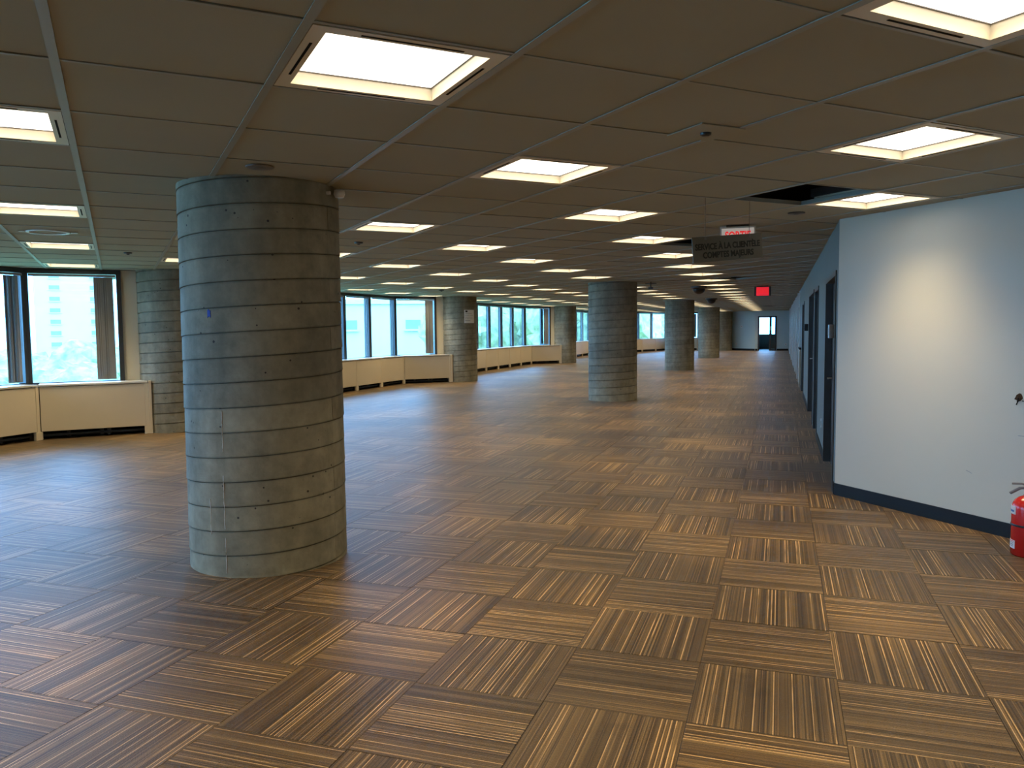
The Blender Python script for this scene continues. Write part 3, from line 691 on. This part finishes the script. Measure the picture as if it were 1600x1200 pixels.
# torn hole with wires and scuffs in the near right wall: s along the wall from the corner
na = math.atan2(NDIR.y, NDIR.x); nn = Vector((-1.35, -1.18, 0)).normalized()
def onw(s, z, off=0): return Vector((CORNER[0] + NDIR.x * s, CORNER[1] + NDIR.y * s, z)) + nn * off
t = empty('wall_hole', onw(1.815, 1.085), na); tag(t, 'torn brown hole with a stub of wire in the pale wall', 'hole')
bm = bmesh.new(); pts = []
for k in range(13):
    a = 2 * PI * k / 13; r = random.uniform(.018, .038); pts.append((r * math.cos(a), r * 1.25 * math.sin(a)))
lo = [bm.verts.new((x, -.0, z)) for x, z in pts]; hi = [bm.verts.new((x * .85, -.004, z * .85)) for x, z in pts]
for k in range(13): bm.faces.new((lo[k], lo[(k + 1) % 13], hi[(k + 1) % 13], hi[k]))
bm.faces.new(hi); link('torn_edge', bm, 'hole', t)
bm = bmesh.new(); tube(bm, [(0, -.004, 0), (.01, -.02, -.02), (.0, -.025, -.05)], .005); tube(bm, [(.03, -.004, -.02), (.09, -.01, -.02)], .003); link('wire_stub', bm, 'dark', t)
for s, z, L, rz, lab in ((1.423, .458, .05, .35, 'short dark scuff on the pale wall above the baseboard'), (1.85, .80, .06, 0, 'thin grey scuff on the pale wall under the torn hole')):
    t = empty('scuff_mark', onw(s, z), na); tag(t, lab, 'scuff')
    bm = bmesh.new(); tube(bm, [(-L / 2, -.0005, rz * L / 2), (0, -.0006, .001), (L / 2, -.0005, -rz * L / 2)], .0022, 5); link('streak', bm, 'greyink', t)

# ------------------------------------------------------------------ fire extinguisher
t = empty('fire_extinguisher', (1.683, 6.455, 0), na); tag(t, 'red fire extinguisher standing on the floor by the pale right wall', 'fire extinguisher')
R = .092
bm = bmesh.new(); lathe(bm, [(R * .9, .0), (R, .012), (R, .385), (R * .97, .41), (R * .82, .445), (R * .55, .47), (.028, .482), (.026, .495)], 36); link('cylinder', bm, 'red', t, True)
bm = bmesh.new(); lathe(bm, [(.026, .49), (.026, .515), (.018, .52), (.018, .55)], 18); link('valve', bm, 'steel', t)
bm = bmesh.new(); lathe(bm, [(R + .003, .24), (R + .004, .244), (R + .004, .252), (R + .003, .256)], 36); link('strap', bm, 'black', t)
M4 = Matrix.Rotation(math.radians(200), 4, 'Z')
bm = bmesh.new(); bx(bm, -.012, .012, -.012, .012, .53, .555); tube(bm, [(0, 0, .545), (.05, 0, .535), (.105, 0, .485)], .011); bm.transform(M4); link('carry_handle', bm, 'mull', t)
bm = bmesh.new(); tube(bm, [(0, 0, .56), (.04, 0, .572), (.095, 0, .565)], .008); tube(bm, [(-.04, 0, .565), (0, 0, .56)], .006); bm.transform(M4); link('squeeze_lever', bm, 'mull', t)
bm = bmesh.new(); tube(bm, [(0, .015, .555), (0, .03, .60), (.01, .02, .64)], .0015, 5); link('safety_pin', bm, 'steel', t)
bm = bmesh.new(); tube(bm, [(.02, 0, .53), (.08, -.01, .52), (.108, -.01, .45), (.112, -.01, .3), (.11, -.01, .15)], .011, 10); link('hose', bm, 'black', t, True)
for z0, z1, ink, inks in ((.335, .40, 'blueink', ((.352, .368),)), (.06, .125, 'greyink', ((.075, .08), (.088, .094), (.104, .108)))):
    g = on_cyl('label', t, 175, 258, z0, z1, 'label', .0016, R=R, n=10)
    for a, b_ in inks: on_cyl('print', g, 182, 250, a, b_, ink, .0026, R=R, n=8)
on_cyl('print', g, 178, 254, .116, .121, 'redink', .0026, R=R, n=8)
t.scale = (1.1, 1.1, .89)

# ------------------------------------------------------------------ outside, seen through the glass
tag(box_obj('ground', (-260, 30, -60, 240, -9.5, -9.0), 'ground'), kind='structure')
def tree(x, y, top, r, lab, seed):
    rnd = random.Random(seed); t = empty('leafy_tree', (x, y, -9)); tag(t, lab, 'tree', 'trees outside the windows')
    H_ = top + 9
    bm = bmesh.new(); tube(bm, [(0, 0, 0), (.1, 0, H_ * .3), (0, .1, H_ * .7)], .25, 8); link('trunk', bm, 'bark', t)
    bm = bmesh.new()
    for k in range(9):
        a = rnd.uniform(0, 2 * PI); q = rnd.uniform(0, .6) * r; z = H_ - r * rnd.uniform(.45, 1.5) if k else H_ - r * .6
        s = r * rnd.uniform(.42, .62)
        ret = bmesh.ops.create_icosphere(bm, subdivisions=3, radius=s, matrix=Matrix.Translation((q * math.cos(a), q * math.sin(a), z)))
        for v in ret['verts']: v.co += Vector((rnd.uniform(-1, 1), rnd.uniform(-1, 1), rnd.uniform(-1, 1))) * s * .13
    link('crown', bm, 'leaf', t)
k = 0
TR = []
for ang, dst, top, r in ((-.93, 50, .7, 3.4), (-.885, 63, .4, 3.6), (-.84, 49, .3, 3.0), (-.795, 62, .6, 3.6), (-.76, 47, .2, 3.0), (-.70, 60, .5, 4),
                         (-.545, 68, -1.2, 4), (-.475, 60, -1.4, 3.6), (-.42, 70, -1.0, 4),
                         (-.365, 60, 4.2, 5), (-.315, 74, 5.0, 5.5), (-.262, 62, 4.4, 5), (-.21, 80, 5.2, 6), (-.16, 96, 5.0, 6)):
    TR.append((dst * math.sin(ang), dst * math.cos(ang), top, r, ang))
for k, (x, y, top, r, ang) in enumerate(TR):
    NM = ['first', 'second', 'third', 'fourth', 'fifth', 'sixth']
    if k < 6: lab = 'green tree before the pale tower, %s from the left' % NM[k]
    elif k < 9: lab = 'low green tree outside the second window bay, %s from the left' % NM[k - 6]
    else: lab = 'tall green tree outside the third and fourth bays, %s from the left' % NM[k - 9]
    tree(x, y, top, r, lab, k)
def building(x, y, rz, w_, d_, h_, rows, cols, lab, winw, winh, z0=0, ledge=True):
    t = empty('office_tower' if h_ > 15 else 'low_building', (x, y, -9), rz); tag(t, lab, 'building')
    box_obj('wall', (-w_ / 2, w_ / 2, 0, d_, 0, h_), 'facade', t)
    box_obj('roof', (-w_ / 2 - .3, w_ / 2 + .3, -.3, d_ + .3, h_, h_ + .5), 'facade', t)
    f = None
    for r_ in range(rows):
        for c_ in range(cols):
            cx = -w_ / 2 + w_ * (c_ + .5) / cols; cz = z0 + (h_ - z0) * (r_ + .5) / rows
            wdw = box_obj('window', (cx - winw / 2, cx + winw / 2, -.06, .02, cz - winh / 2, cz + winh / 2), 'fwin', t)
            box_obj('window_ledge', (cx - winw / 2 - .15, cx + winw / 2 + .15, -.35, 0, cz - winh / 2 - .2, cz - winh / 2), 'facade', wdw)
building(-178, 165, math.radians(47), 19, 14, 36, 12, 2, 'pale tower block with small windows outside the leftmost windows', 2.4, 1.1, 0)
building(-44, 76, math.radians(28), 34, 12, 13.4, 3, 5, 'pale low building outside the second window bay', 1.6, 1.0)
